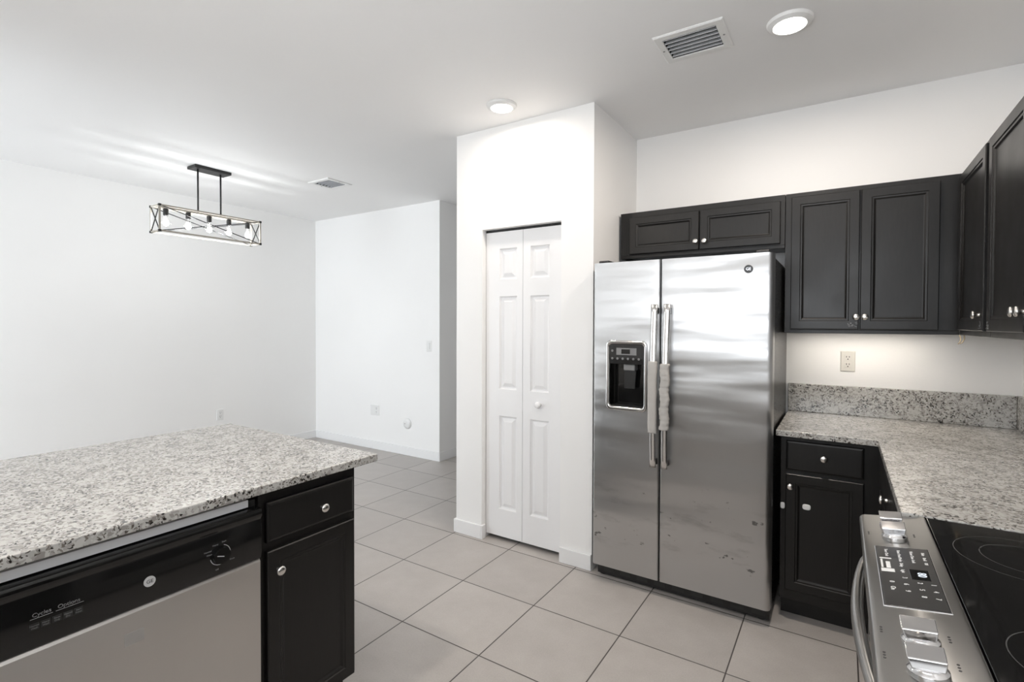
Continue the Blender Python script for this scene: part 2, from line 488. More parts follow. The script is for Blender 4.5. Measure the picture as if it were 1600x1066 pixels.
# ------------------------------------------------------------------ ceiling fixtures
def can_light(x, y, label, r=.088, power=1.0):
    t = thing('recessed_light', label, 'ceiling light', (x, y, H), 'recessed ceiling lights')
    obj('trim_ring', lathe(B(), (x, y, H), (0, 0, -1), [(r, 0), (r, .004), (r - .004, .012), (r - .020, .020), (r - .024, .020), (r - .026, .016)], 40, True, True), M['white'], t, smooth=False)
    obj('lens', lathe(B(), (x, y, H - .0162), (0, 0, -1), [(r - .0262, 0), (r - .028, .0045), (r - .05, .0065), (.001, .007)], 40), M['lens'], t)
    d = bpy.data.lights.new('can_lamp', 'AREA'); d.shape = 'DISK'; d.size = .12; d.energy = CAN_POWER * power; d.color = (1, .90, .80)
    o = bpy.data.objects.new('can_lamp', d); COL.objects.link(o); o.parent = t; o.location = (0, 0, -.034)
    return t
can_light(-.198, 2.400, 'bright round ceiling light beside the large air vent above the refrigerator')
can_light(-1.680, 2.425, 'round ceiling light close above the white bifold pantry door', power=.30)
can_light(-1.680, .55, 'added round ceiling light out of view over the granite island', power=.8)  # added lamp out of view, brightens the near kitchen

SLAT = 52
def vent(x0, x1, y0, y1, label, nsl=6):
    t = thing('ceiling_vent', label, 'air vent', ((x0 + x1) / 2, (y0 + y1) / 2, H), 'ceiling air vents')
    fl = .034; z = H
    bm = B()
    R = []
    for ins, zz in ((0, z), (0, z - .003), (.005, z - .008), (fl, z - .008), (fl, z - .001)):
        R.append([bm.verts.new(c) for c in ((x0 + ins, y0 + ins, zz), (x1 - ins, y0 + ins, zz), (x1 - ins, y1 - ins, zz), (x0 + ins, y1 - ins, zz))])
    for a, b in zip(R, R[1:]):
        for k in range(4): bm.faces.new((a[k], a[(k + 1) % 4], b[(k + 1) % 4], b[k]))
    obj('vent_frame', bm, M['white'], t)
    q = (x0 + fl + .0005, x1 - fl - .0005, y0 + fl + .0005, y1 - fl - .0005, z - .001, z + .085)
    bm = B(); v = [bm.verts.new((a, b, c)) for a in q[:2] for b in q[2:4] for c in q[4:]]
    for f_ in ((0, 1, 3, 2), (4, 6, 7, 5), (0, 4, 5, 1), (2, 3, 7, 6), (1, 5, 7, 3)): bm.faces.new([v[k] for k in f_])
    obj('vent_duct', bm, M['cavity'], t)
    n = nsl
    for k in range(n):
        yc = y0 + fl + (k + .5) * (y1 - y0 - 2 * fl) / n
        a = math.radians(SLAT)
        sl = B()
        bar(sl, (x0 + fl + .002, yc, z + .004), (x1 - fl - .002, yc, z + .004), .030, .0016, (0, -math.sin(a), math.cos(a)))
        obj('vent_slat', sl, M['louvre'], t)
    for sx in (x0 + fl / 2, x1 - fl / 2):
        obj('screw', lathe(B(), (sx, (y0 + y1) / 2, z - .008), (0, 0, -1), [(.005, 0), (.004, .0015)], 12), M['greyplastic'], t)
    return t
vent(-.725, -.429, 2.214, 2.466, 'large white louvred ceiling vent beside the bright ceiling light')
vent(-4.076, -3.790, 2.815, 3.075, 'white louvred ceiling vent beyond the chandelier near the far wall')

# linear chandelier
CX, CY = -4.4325, 2.146
ch = thing('chandelier', 'linear cage chandelier with five clear bulbs and black cross braces', 'chandelier', (CX, CY, H))
y0, y1, x0, x1, z0, z1 = 1.755, 2.537, -4.505, -4.360, 2.130, 2.324
obj('canopy', bx(CX - .068, CX + .068, 2.010, 2.294, H - .024, H), M['iron'], ch, bevel=.003)
for yy in (2.060, 2.238):
    obj('rod', lathe(B(), (CX, yy, z1), (0, 0, 1), [(.0065, 0), (.0065, H - .024 - z1)], 14), M['iron'], ch, smooth=True)
bm = B(); w = .011
for xx in (x0, x1):
    for zz in (z0, z1): bar(bm, (xx, y0, zz), (xx, y1, zz), w)
    for yy in (y0, y1): bar(bm, (xx, yy, z0), (xx, yy, z1), w)
for yy in (y0, y1):
    for zz in (z0, z1): bar(bm, (x0, yy, zz), (x1, yy, zz), w)
obj('cage_frame', bm, M['lampwood'], ch)
for xx in (x0, x1):
    for yy in (y0, y1):
        for zz in (z0, z1): obj('corner_cap', bx(xx - .0085, xx + .0085, yy - .0085, yy + .0085, zz - .0085, zz + .0085), M['iron'], ch)
obj('socket_bar', bx(CX - .012, CX + .012, y0 + .006, y1 - .006, z1 - .009, z1 + .004), M['lampwood'], ch)
for xx in (x0, x1):
    bm = B(); bar(bm, (xx, y0, z1), (xx, y1, z0), .006); bar(bm, (xx, y0, z0), (xx, y1, z1), .006)
    obj('cross_brace', bm, M['iron'], ch)
for yy in (y0, y1):
    bm = B(); bar(bm, (x0, yy, z1), (x1, yy, z0), .006); bar(bm, (x0, yy, z0), (x1, yy, z1), .006)
    obj('cross_brace', bm, M['iron'], ch)
for k in range(5):
    yy = 1.827 + k * .1592
    s = obj('socket', lathe(B(), (CX, yy, z1 - .009), (0, 0, -1), [(.012, 0), (.018, .004), (.018, .05), (.015, .055)], 20), M['iron'], ch)
    zb = 2.203
    prof = [(.013, .058), (.0145, .046), (.020, .036), (.030, .024), (.0365, .010), (.038, -.003), (.034, -.018), (.024, -.030), (.010, -.0365)]
    obj('bulb', lathe(B(), (CX, yy, zb), (0, 0, 1), prof, 24), M['bulb'], s, smooth=True)
    obj('filament', lathe(B(), (CX, yy, zb), (0, 0, 1), [(.004, .026), (.012, .014), (.021, -.002), (.016, -.016), (.004, -.024)], 12), M['filament'], s, smooth=True)
    d = bpy.data.lights.new('bulb_lamp', 'POINT'); d.energy = BULB_POWER; d.color = (.93, .97, 1.0); d.shadow_soft_size = .025
    o = bpy.data.objects.new('bulb_lamp', d); COL.objects.link(o); o.parent = ch; o.location = Vector((CX, yy, zb)) - ORG[ch.name]

# ------------------------------------------------------------------ wall plates
def outlet(p, n, u, label, w=.070, h=.115, kind='duplex', mat='white'):
    """p: centre on the wall, n: wall normal, u: horizontal direction"""
    p, n, u = Vector(p), Vector(n), Vector(u)
    cats = {'duplex': 'outlet', 'double': 'outlet', 'switch': 'light switch'}
    nm = {'duplex': 'wall_outlet', 'double': 'wall_outlet', 'switch': 'light_switch'}[kind]
    t = thing(nm, label, cats[kind], p)
    bm = B(); rings(bm, p - u * w / 2 - Z_ * h / 2, u, Z_, n, w, h, [(0, 0), (0, .003), (.004, .006)])
    obj('cover_plate', bm, M[mat], t)
    def duplex(c):
        for s in (-1, 1):
            cc = c + Z_ * s * .0205
            bm = B(); rings(bm, cc - u * .0165 - Z_ * .0145, u, Z_, n, .033, .029, [(0, .005), (0, .0085), (.002, .009)])
            r = obj('receptacle', bm, M[mat], t)
            bm = B()
            for q in (-.0065, .0065): rings(bm, cc + u * (q - .0015) + Z_ * .001, u, Z_, n, .003, .009, [(0, .0085), (0, .0094)])
            rings(bm, cc - u * .0025 - Z_ * .0105, u, Z_, n, .005, .006, [(0, .0085), (0, .0094)])
            obj('slots', bm, M['slot'], r)
    if kind == 'duplex': duplex(p)
    if kind == 'double': duplex(p + u * w * .24)
    if kind == 'switch':
        bm = B(); rings(bm, p - u * .0165 - Z_ * .033, u, Z_, n, .033, .066, [(0, .005), (0, .008), (.002, .011)])
        obj('rocker', bm, M[mat], t)
    return t
outlet((.032, YB, 1.225), (0, -1, 0), X_, 'ivory duplex outlet on the wall above the granite backsplash', mat='ivory')
outlet((XL, 2.778, .457), X_, (0, 1, 0), 'small white outlet low on the left wall behind the island')
outlet((-4.472, YF, .444), (0, -1, 0), X_, 'wide double outlet plate low on the far white wall', w=.140, h=.120, kind='double')
outlet((-3.645, YF, 1.193), (0, -1, 0), X_, 'white rocker light switch near the corner of the hallway', kind='switch')
t = thing('wall_cover', 'round white cover disc low on the far wall by the hallway corner', 'cover plate', (-3.956, YF, .344))
obj('disc', lathe(B(), (-3.956, YF, .344), (0, -1, 0), [(.058, 0), (.056, .010), (.045, .020), (.02, .025), (.004, .026)], 32), M['white'], t, smooth=True)
obj('screw', lathe(B(), (-3.972, YF - .0245, .344), (0, -1, 0), [(.006, 0), (.005, .002)], 12), M['greyplastic'], t)

# ------------------------------------------------------------------ cabinets
def knob(p, n, parent): return obj('knob', knob_bm(p, n), M['nickel'], parent, smooth=True)

# over the refrigerator (fronts face -Y)
YU = 3.048
def upper_back(name, label, x0, x1, z0, z1, doors, sidewall=True):
    t = thing(name, label, 'cabinet', ((x0 + x1) / 2, YU, z0), 'dark wall cabinets')
    zb = z0 + .018                                   # the floor of the cabinet sits above the face frame's lower edge
    bm = bx(x0, x1, YU, YB - .002, zb, z1); box(bm, x0, x1, YU, YU + .019, z0, zb)
    box(bm, x0, x0 + .016, YU + .019, YB - .002, z0, zb); box(bm, x1 - .016, x1, YU + .019, YB - .002, z0, zb)
    obj('cabinet_body', bm, M['cab'], t, bevel=.0015)
    for (a, b, c, d, k) in doors:
        o = obj('door', panel_front((a, YU - .001, c), X_, Z_, (0, -1, 0), b - a, d - c), M['cab'], t)
        if k: knob((k[0], YU - .019, k[1]), (0, -1, 0), o)
    return t
upper_back('wall_cabinet', 'short dark wall cabinet with two low doors directly above the refrigerator', -1.190, -.262, 1.842, 2.128,
           [(-1.126, -.7065, 1.866, 2.092, (-.721, 1.912)), (-.7005, -.283, 1.866, 2.094, (-.672, 1.910))])
cb = upper_back('wall_cabinet', 'tall dark two-door wall cabinet above the ivory outlet and backsplash', -.260, .459, 1.386, 2.128,
           [(-.231, .0705, 1.408, 2.104, (.060, 1.470)), (.0765, .381, 1.408, 2.104, (.096, 1.470))])
# adhesive left on the wood below the left knob
bm = B(); random.seed(4)
for k in range(16):
    px, pz = random.uniform(.022, .062), random.uniform(1.418, 1.447)
    box(bm, px, px + random.uniform(.003, .010), YU - .0208, YU - .0198, pz, pz + random.uniform(.0015, .003))
r = obj('adhesive_residue', bm, M['greyplastic'], [c for c in cb.children if c.name.startswith('door')][0])

XU = .459
def upper_right(label, ya, yb, doors):
    """fronts face -X; ya far end, yb near end"""
    t = thing('wall_cabinet', label, 'cabinet', (XU, (ya + yb) / 2, 1.386), 'dark wall cabinets')
    obj('cabinet_body', bx(XU, XW - .002, yb, ya, 1.386, 2.128), M['cab'], t, bevel=.0015)
    for (a, b, ky) in doors:
        o = obj('door', panel_front((XU + .001, a, 1.408), (0, -1, 0), Z_, (-1, 0, 0), a - b, .696), M['cab'], t)
        if ky: knob((XU - .019, ky, 1.470), (-1, 0, 0), o)
    return t
c5 = upper_right('narrow single-door dark wall cabinet in the corner of the right wall', YU - .001, 2.476, [(2.985, 2.503, 2.532)])
c6 = upper_right('dark wall cabinet at the right picture edge with paired knobs', 2.474, 1.50, [(2.447, 2.000, 2.026), (1.994, 1.53, 1.968)])
def residue(cab, ya, yb, seed):
    random.seed(seed); bm = B()
    for k in range(14):
        py, pz = random.uniform(ya, yb), random.uniform(1.416, 1.446)
        box(bm, XU - .0205, XU - .0192, py, py + random.uniform(.003, .009), pz, pz + random.uniform(.0015, .003))
    obj('adhesive_residue', bm, M['greyplastic'], [c for c in cab.children if c.name.startswith('door')][0])
residue(c5, 2.515, 2.55, 7)
residue(c6, 2.40, 2.435, 9)
# cord hanging under the corner cabinet
bm = tube(B(), [(.452, 3.00, 1.385), (.455, 2.99, 1.372), (.452, 2.985, 1.355), (.445, 2.985, 1.345)], .0025, 8)
tube(bm, [(.468, 3.00, 1.385), (.468, 2.99, 1.370), (.460, 2.985, 1.352), (.452, 2.985, 1.347)], .0025, 8)
tag(obj('loose_cord', bm, M['cord'], smooth=True), 'thin tan cord hanging under the corner wall cabinet', 'cord')

# light bar under the two-door wall cabinet
t = thing('under_cabinet_light', 'slim light bar fixed beneath the two-door wall cabinet', 'light', (.08, 3.20, 1.392))
obj('housing', bx(-.20, .36, 3.175, 3.225, 1.394, 1.4035), M['white'], t, bevel=.002)
obj('diffuser', bx(-.19, .35, 3.180, 3.220, 1.392, 1.3942), M['lens'], t)
d = bpy.data.lights.new('bar_lamp', 'AREA'); d.shape = 'RECTANGLE'; d.size = .54; d.size_y = .04; d.energy = .75; d.color = (1, .88, .74)
o = bpy.data.objects.new('bar_lamp', d); COL.objects.link(o); o.parent = t; o.location = (0, 0, -.003)

# base cabinets
def base_back(label, x0, x1, fx1):
    yf = 2.752
    t = thing('base_cabinet', label, 'cabinet', ((x0 + x1) / 2, yf, 0), 'dark base cabinets')
    obj('cabinet_body', bx(x0, x1, yf, YB - .02, .095, .893), M['cab'], t, bevel=.0015)
    obj('toe_kick', bx(x0 + .002, x1, yf + .06, YB - .03, 0, .095), M['toe'], t)
    o = obj('drawer', panel_front((-.219, yf - .001, .732), X_, Z_, (0, -1, 0), fx1 + .219, .141, flat=True), M['cab'], t)
    knob((-.063, yf - .019, .806), (0, -1, 0), o)
    o = obj('door', panel_front((-.219, yf - .001, .150), X_, Z_, (0, -1, 0), fx1 + .219, .563), M['cab'], t)
    knob((-.200, yf - .019, .655), (0, -1, 0), o)
    return t
base_back('dark base cabinet with one drawer and door between refrigerator and stove', -.243, .163, .093)
def pad(x, z, w, h, lab):
    yy = 2.752 - (.0205 if x > -.22 else .001)
    bm = lathe(B(), (0, 0, 0), (0, -1, 0), [(1, 0), (1, .004), (.8, .0065)], 24)
    for v in bm.verts:
        # a rounded rectangle: superellipse of the circle
        c = Vector((v.co.x, 0, v.co.z)); r = max(1e-6, c.length); a = math.atan2(c.z, c.x)
        k = (abs(math.cos(a)) ** 3.2 + abs(math.sin(a)) ** 3.2) ** (-1 / 3.2) * r
        v.co.x = x + math.cos(a) * k * w / 2; v.co.z = z + math.sin(a) * k * h / 2; v.co.y = yy + v.co.y
    return tag(obj('child_lock_pad', bm, M['white'], smooth=False), lab, 'child lock', 'child lock pads')
pad(-.2325, .549, .020, .030, 'narrow white child lock pad stuck on the cabinet edge beside the refrigerator')
pad(-.130, .566, .034, .026, 'oblong white child lock pad stuck on the base cabinet door')

# right-hand base run, fronts face -X
XF = .165
t = thing('base_cabinet', 'dark base cabinet under the counter with a drawer knob beside the stove', 'cabinet', (XF, 2.2, 0), 'dark base cabinets')
obj('cabinet_body', bx(XF, XW - .02, 1.700, 2.751, .095, .893), M['cab'], t, bevel=.0015)
obj('toe_kick', bx(XF + .06, XW - .03, 1.705, 2.75, 0, .095), M['toe'], t)
o = obj('drawer', panel_front((XF + .001, 2.68, .732), (0, -1, 0), Z_, (-1, 0, 0), .94, .141, flat=True), M['cab'], t)
knob((XF - .018, 2.20, .806), (-1, 0, 0), o)
for a in (2.68, 2.2):
    obj('door', panel_front((XF + .001, a, .150), (0, -1, 0), Z_, (-1, 0, 0), .46, .563), M['cab'], t)

def slab(name, polys, z0, z1, label, cat):
    bm = B()
    for p in polys:
        a = [bm.verts.new((x, y, z0)) for x, y in p]; b = [bm.verts.new((x, y, z1)) for x, y in p]
        bm.faces.new(a[::-1]); bm.faces.new(b)
        for k in range(len(p)): bm.faces.new((a[k], a[(k + 1) % len(p)], b[(k + 1) % len(p)], b[k]))
    o = obj(name, bm, M['granite'], bevel=.004)
    return tag(world_textured(o), label, cat)
slab('countertop', [[(-.262, 2.703), (.141, 2.703), (.141, 1.699), (XW - .001, 1.699), (XW - .001, YB - .001), (-.262, YB - .001)]], .895, .924,
     'L-shaped speckled granite countertop between refrigerator and stove', 'countertop')
tag(world_textured(obj('backsplash', bx(-.262, XW - .022, YB - .021, YB - .0005, .9245, 1.086), M['granite'], bevel=.002)), 'speckled granite backsplash strip along the wall under the outlet', 'backsplash')
tag(world_textured(obj('backsplash', bx(XW - .021, XW - .0005, 1.70, YB - .0005, .9245, 1.086), M['granite'], bevel=.002)), 'granite backsplash strip on the right wall at the picture edge', 'backsplash')

t = thing('base_cabinet', 'added unseen dark base cabinet run on the near side of the stove', 'cabinet', (XF, .3, 0), 'dark base cabinets')  # added unseen run, gives the island fronts something dark to reflect
obj('cabinet_body', bx(XF, XW - .02, YR + .01, .842, .095, .893), M['cab'], t, bevel=.0015)
obj('toe_kick', bx(XF + .06, XW - .03, YR + .01, .84, 0, .095), M['toe'], t)
for a in (.83, .36, -.11):
    obj('drawer', panel_front((XF + .001, a, .732), (0, -1, 0), Z_, (-1, 0, 0), .46, .141, flat=True), M['cab'], t)
    obj('door', panel_front((XF + .001, a, .150), (0, -1, 0), Z_, (-1, 0, 0), .46, .563), M['cab'], t)
slab('countertop', [[(.141, YR + .001), (XW - .001, YR + .001), (XW - .001, .844), (.141, .844)]], .895, .924,
     'added unseen granite countertop on the near side of the stove', 'countertop')  # added with the unseen cabinet run for the reflections

# ------------------------------------------------------------------ island
slab('island_countertop', [[(-2.585, YR + .001), (-1.508, YR + .001), (-1.508, 1.342), (-2.585, 1.342)]], .897, .926,
     'speckled granite island countertop above the dishwasher', 'countertop')
XI = -1.555
def island_cab(label, ya, yb, drawer=True, doors=1, knobs=True):
    t = thing('island_cabinet', label, 'cabinet', (XI, (ya + yb) / 2, 0), 'dark island cabinets')
    obj('cabinet_body', bx(-2.20, XI, ya, yb, .100, .897), M['cab'], t, bevel=.0015)
    obj('toe_kick', bx(-2.20, XI - .07, ya, yb, 0, .100), M['toe'], t)
    return t
t = island_cab('dark island end cabinet with one drawer above one door', .893, 1.268)
o = obj('drawer', panel_front((XI - .001, .914, .724), Y_, Z_, X_, .338, .130, flat=True), M['cab'], t)
knob((XI + .018, 1.112, .783), X_, o)
o = obj('door', panel_front((XI - .001, .914, .108), Y_, Z_, X_, .340, .588), M['cab'], t)
knob((XI + .018, .947, .630), X_, o)
t = island_cab('dark island cabinet on the near side of the dishwasher', YR + .6, .283)
obj('door', panel_front((XI - .001, .0, .108), Y_, Z_, X_, .27, .745), M['cab'], t)

# dishwasher
dw = thing('dishwasher', 'stainless dishwasher with black glossy control strip under the island', 'dishwasher', (XI, .588, 0))
DY0, DY1 = .290, .887
obj('tub', bx(-2.15, XI - .004, DY0 + .004, DY1 - .002, .10, .872), M['blackmat'], dw)
obj('toe_panel', bx(-2.15, XI - .06, DY0 + .004, DY1 - .002, 0, .10), M['blackmat'], dw)
bm = B(); ys = (DY0, DY1)
prof = [(XI - .003, .105), (-1.539, .105), (-1.533, .112), (-1.533, .680), (-1.537, .6875), (XI - .003, .6875)]
def extrude_y(prof, ya, yb):
    bm = B(); a = [bm.verts.new((x, ya, z)) for x, z in prof]; b = [bm.verts.new((x, yb, z)) for x, z in prof]
    bm.faces.new(a); bm.faces.new(b[::-1])
    for k in range(len(prof)): bm.faces.new((a[k], a[(k + 1) % len(prof)], b[(k + 1) % len(prof)], b[k]))
    return bm
obj('door_panel', extrude_y(prof, DY0, DY1), M['dwsteel'], dw)
obj('sticker_residue', bx(-1.5335, -1.5322, .530, .573, .600, .632), M['residue'], [c for c in dw.children if c.name.startswith('door_panel')][0])
# control strip: bulging fascia with a rolled top lip
prof = [(XI - .003, .690), (-1.533, .690), (-1.528, .694), (-1.524, .715), (-1.524, .800), (-1.527, .818), (-1.521, .828), (-1.519, .838), (-1.523, .849), (-1.535, .853), (XI - .003, .853)]
fa = obj('control_strip', extrude_y(prof, DY0, DY1), M['black'], dw, bevel=.002)
xf = -1.5236
obj('top_trim', bx(XI - .02, XI + .008, DY0 + .01, DY1 - .030, .858, .880), M['alum'], dw)
# round badge with a monogram
ba = obj('badge', lathe(B(), (xf, .583, .751), X_, [(.0135, 0), (.0135, .002), (.0115, .0025), (.0112, .0018)], 32), M['print'], fa)
obj('monogram', texts([('GE', .013, (xf + .0022, .583, .751), Y_, Z_)]), M['printdark'], ba)
di = obj('dial', lathe(B(), (xf, .762, .752), X_, [(.024, 0), (.0235, .012), (.022, .015), (.0, .0155)][:-1], 40), M['black'], fa, smooth=False)
bm = B()
for k in range(40):
    a0, a1 = math.radians(-170 + k * 6), math.radians(-170 + (k + 1) * 6)
    q = [(xf + .0005, .762 + r * math.cos(a), .752 + r * math.sin(a)) for r, a in ((.0272, a0), (.0287, a0), (.0287, a1), (.0272, a1))]
    bm.faces.new([bm.verts.new(c) for c in q])
obj('dial_ring', bm, M['print'], di)
bm = B(); bar(bm, (xf + .0158, .746, .757), (xf + .0158, .765, .750), .002, .0008, X_); obj('dial_pointer', bm, M['print'], di)
its = []
for (yy, zz, s) in ((.727, .772, 'Normal'), (.731, .762, 'Wash'), (.748, .785, 'Heavy'), (.772, .788, 'Start'), (.795, .728, 'Rinse'), (.752, .712, 'Off')):
    its.append((s, .0065, (xf + .0006, yy, zz), Y_, Z_))
its += [('Cycles', .0125, (xf + .0006, .372, .770), Y_, Z_), ('Options', .0125, (xf + .0006, .420, .770), Y_, Z_)]
obj('lettering', texts(its), M['printdim'], fa)
bm = B()
bar(bm, (xf + .0005, .352, .7625), (xf + .0005, .391, .7625), .0006, .0004, X_); bar(bm, (xf + .0005, .396, .7625), (xf + .0005, .447, .7625), .0006, .0004, X_)
obj('print_line', bm, M['print'], fa)
for k in range(5):
    yy = .359 + k * .0195
    bm = B(); R = rings(bm, (xf, yy - .0085, .7375), Y_, Z_, X_, .017, .0145, [(0, 0), (0, .0012), (.0008, .0015)], True)
    b_ = obj('button', bm, M['darkgrey'], fa)
    lab = (('Normal', 'Wash'), ('Heavy', 'Wash'), ('Rinse', 'Only'), ('Heated', 'Dry'), ('Start', 'Reset'))[k]
    obj('button_lettering', texts([(lab[0], .0052, (xf + .0018, yy, .7475), Y_, Z_), (lab[1], .0052, (xf + .0018, yy, .7418), Y_, Z_)]), M['printdim'], b_)

# ------------------------------------------------------------------ refrigerator
fr = thing('refrigerator', 'tall stainless side-by-side refrigerator with water dispenser and black sides', 'refrigerator', (-.72, 3.0, 0))
FX0, FX1, FS = -1.172, -.268, -.7955
FY, FB = 2.600, 2.672     # door front plane, door back plane
FZ0, FZ1 = .082, 1.768
obj('case', bx(FX0 + .004, FX1 - .004, FB + .012, 3.345, .03, 1.752), M['side'], fr, bevel=.004)
obj('door_gasket', bx(FX0 + .015, FX1 - .015, FB - .002, FB + .013, .09, 1.745), M['blackmat'], fr)
def door_profile(x0, x1, r0, r1):
    """front outline from the back left corner round to the back right corner; nearly flat with a slight crown"""
    pts = [(x0, FB)]
    for k in range(7):
        a = math.pi / 2 * k / 6; pts.append((x0 + r0 - r0 * math.cos(a), FY + r0 - r0 * math.sin(a)))
    mid = []
    for k in range(7):
        a = math.pi / 2 * k / 6; mid.append((x1 - r1 + r1 * math.sin(a), FY + r1 - r1 * math.cos(a)))
    return pts, mid, (x1, FB)
def fridge_door(x0, x1, r0, r1, hole=None):
    L_, R_, last = door_profile(x0, x1, r0, r1)
    xa, xb = L_[-1][0], R_[0][0]
    inner = [xa + (xb - xa) * k / 8 for k in range(1, 8)]
    if hole:
        inner = [x for x in inner if abs(x - hole[0]) > .012 and abs(x - hole[1]) > .012] + [hole[0], hole[1]]; inner.sort()
    pts = L_ + [(x, FY) for x in inner] + R_ + [last]
    zr = .012
    zs = [FZ0, FZ1]
    if hole: zs = [FZ0, hole[2], hole[3], FZ1]
    bm = B(); G = [[bm.verts.new((x, y, z)) for x, y in pts] for z in zs]
    for j in range(len(zs) - 1):
        for i in range(len(pts) - 1):
            if hole and j == 1 and hole[0] - 1e-6 <= pts[i][0] and pts[i + 1][0] <= hole[1] + 1e-6 and pts[i][1] == FY and pts[i + 1][1] == FY: continue
            bm.faces.new((G[j][i], G[j][i + 1], G[j + 1][i + 1], G[j + 1][i]))
        bm.faces.new((G[j][-1], G[j][0], G[j + 1][0], G[j + 1][-1]))
    bm.faces.new(G[0]); bm.faces.new(G[-1])
    return bm
HX0, HX1, HZ0, HZ1 = -1.082, -.876, .975, 1.328
fz = obj('freezer_door', fridge_door(FX0, FS - .003, .012, .010, (HX0, HX1, HZ0, HZ1)), M['fridge'], fr, smooth=True)
fd = obj('fresh_food_door', fridge_door(FS + .003, FX1, .010, .026), M['fridge'], fr, smooth=True)
for o_ in (fz, fd):
    e = o_.modifiers.new('split', 'EDGE_SPLIT'); e.split_angle = math.radians(40)
gr_ = obj('base_grille', bx(FX0 + .01, FX1 - .006, FB - .02, FB + .06, .012, .078), M['blackmat'], fr, bevel=.004)
for k in range(9):
    xx = FX0 + .05 + k * .096
    obj('grille_slot', bx(xx, xx + .06, FB - .022, FB - .0195, .030, .062), M['slot'], gr_)
for xx in (FX0 + .035, FX1 - .045):
    obj('leveling_foot', lathe(B(), (xx, FB + .02, 0), (0, 0, 1), [(.022, 0), (.022, .012), (.010, .016), (.010, .03)], 18), M['blackmat'], fr)
for xx, s in ((FX0 + .05, 1), (FX1 - .05, -1)):
    obj('hinge_cover', bx(xx - .03, xx + .03, FB - .05, FB + .10, 1.769, 1.784), M['blackmat'], fr, bevel=.006)
# handles: bowed flat bars
def handle(xc, dx, parent):
    n = 20; bm = B(); R = []
    z0, z1 = .690, 1.533
    for k in range(n + 1):
        s = k / n; z = z0 + (z1 - z0) * s
        bow = .044 + .020 * math.sin(math.pi * s)
        hw, th = .0165, .0085
        yc = FY - bow
        sec = [(-hw, .004), (-hw, -.003), (-hw * .6, -th * .8), (0, -th), (hw * .6, -th * .8), (hw, -.003), (hw, .004), (0, .007)]
        R.append([bm.verts.new((xc + dx * (s - .5) + a, yc + b, z)) for a, b in sec])
    for a, b in zip(R, R[1:]):
        for k in range(8): bm.faces.new((a[k], a[(k + 1) % 8], b[(k + 1) % 8], b[k]))
    bm.faces.new(R[0]); bm.faces.new(R[-1][::-1])
    h = obj('handle', bm, M['handle'], parent, smooth=True)
    for zz in (.715, 1.500):
        q = xc + dx * ((zz - z0) / (z1 - z0) - .5)
        obj('handle_mount', bx(q - .008, q + .012, FY - .045, FY + .002, zz - .016, zz + .016), M['darkgrey'], h, bevel=.003)
    return h
handle(-.8145, .004, fz)
handle(-.752, .010, fd)
# fabric sleeves wrapped round the handles
def sleeve(xc, dx, za, zb, ruffle, label, seed):
    random.seed(seed); n = 46; bm = B(); R = []
    for k in range(n + 1):
        s = k / n; z = za + (zb - za) * s; sh = (z - .690) / (1.533 - .690)
        x = xc + dx * (sh - .5); y = FY - (.044 + .020 * math.sin(math.pi * sh))
        w = .0235 + ruffle * (.5 * math.sin(k * 1.9 + seed) + random.uniform(-.5, .5)); t_ = .0165 + ruffle * random.uniform(-.6, .6)
        off = ruffle * .8 * math.sin(k * .45 + seed)
        if k in (0, n): w *= 1.03; t_ *= 1.03
        R.append([bm.verts.new((x + off + w * math.copysign(abs(math.cos(a)) ** .7, math.cos(a)), y + t_ * math.copysign(abs(math.sin(a)) ** .8, math.sin(a)), z + (random.uniform(-.5, .5) * ruffle * 1.2 if 0 < k < n else 0)))
                  for a in [2 * math.pi * q / 18 for q in range(18)]])
    for a, b in zip(R, R[1:]):
        for q in range(18): bm.faces.new((a[q], a[(q + 1) % 18], b[(q + 1) % 18], b[q]))
    bm.faces.new(R[0]); bm.faces.new(R[-1][::-1])
    return tag(obj('handle_cover', bm, M['cloth'], smooth=True), label, 'handle cover', 'refrigerator handle covers')
sleeve(-.8145, .004, .872, 1.240, .0010, 'smooth beige fabric sleeve on the left refrigerator handle by the dispenser', 2)
sleeve(-.752, .010, .893, 1.230, .0030, 'crumpled beige fabric sleeve on the right refrigerator handle', 5)
# badge
bd = obj('badge', lathe(B(), (-.3755, FY, 1.694), (0, -1, 0), [(.0195, 0), (.0195, .003), (.0175, .0042), (.017, .003)], 36), M['darkgrey'], fd)
obj('monogram', texts([('GE', .019, (-.3755, FY - .0034, 1.694), X_, Z_)]), M['chrome'], bd)
# dispenser in the freezer door
def rrect(x0, x1, z0, z1, r, n=6):
    P = []
    for cx, cz, a0 in ((x1 - r, z0 + r, -90), (x1 - r, z1 - r, 0), (x0 + r, z1 - r, 90), (x0 + r, z0 + r, 180)):
        for k in range(n + 1):
            a = math.radians(a0 + 90 * k / n); P.append((cx + r * math.cos(a), cz + r * math.sin(a)))
    return P
bm = B(); R = []
for ins, dy, rr in ((-.014, .0005, .030), (-.014, -.004, .030), (-.010, -.007, .027), (.000, -.007, .022), (.006, -.003, .018), (.008, .012, .016)):
    R.append([bm.verts.new((x, FY + dy, z)) for x, z in rrect(HX0 + ins, HX1 - ins, HZ0 + ins, HZ1 - ins, rr)])
for a, b in zip(R, R[1:]):
    for k in range(len(a)): bm.faces.new((a[k], a[(k + 1) % len(a)], b[(k + 1) % len(a)], b[k]))
obj('dispenser_frame', bm, M['chrome'], fz, smooth=True)
ZC = 1.214
bm = B(); rings(bm, (HX0, FY + .001, HZ0), X_, Z_, (0, 1, 0), HX1 - HX0, HZ1 - HZ0, [(0, 0), (.006, .066)])
obj('dispenser_recess', bm, M['black'], fz)
bm = B()
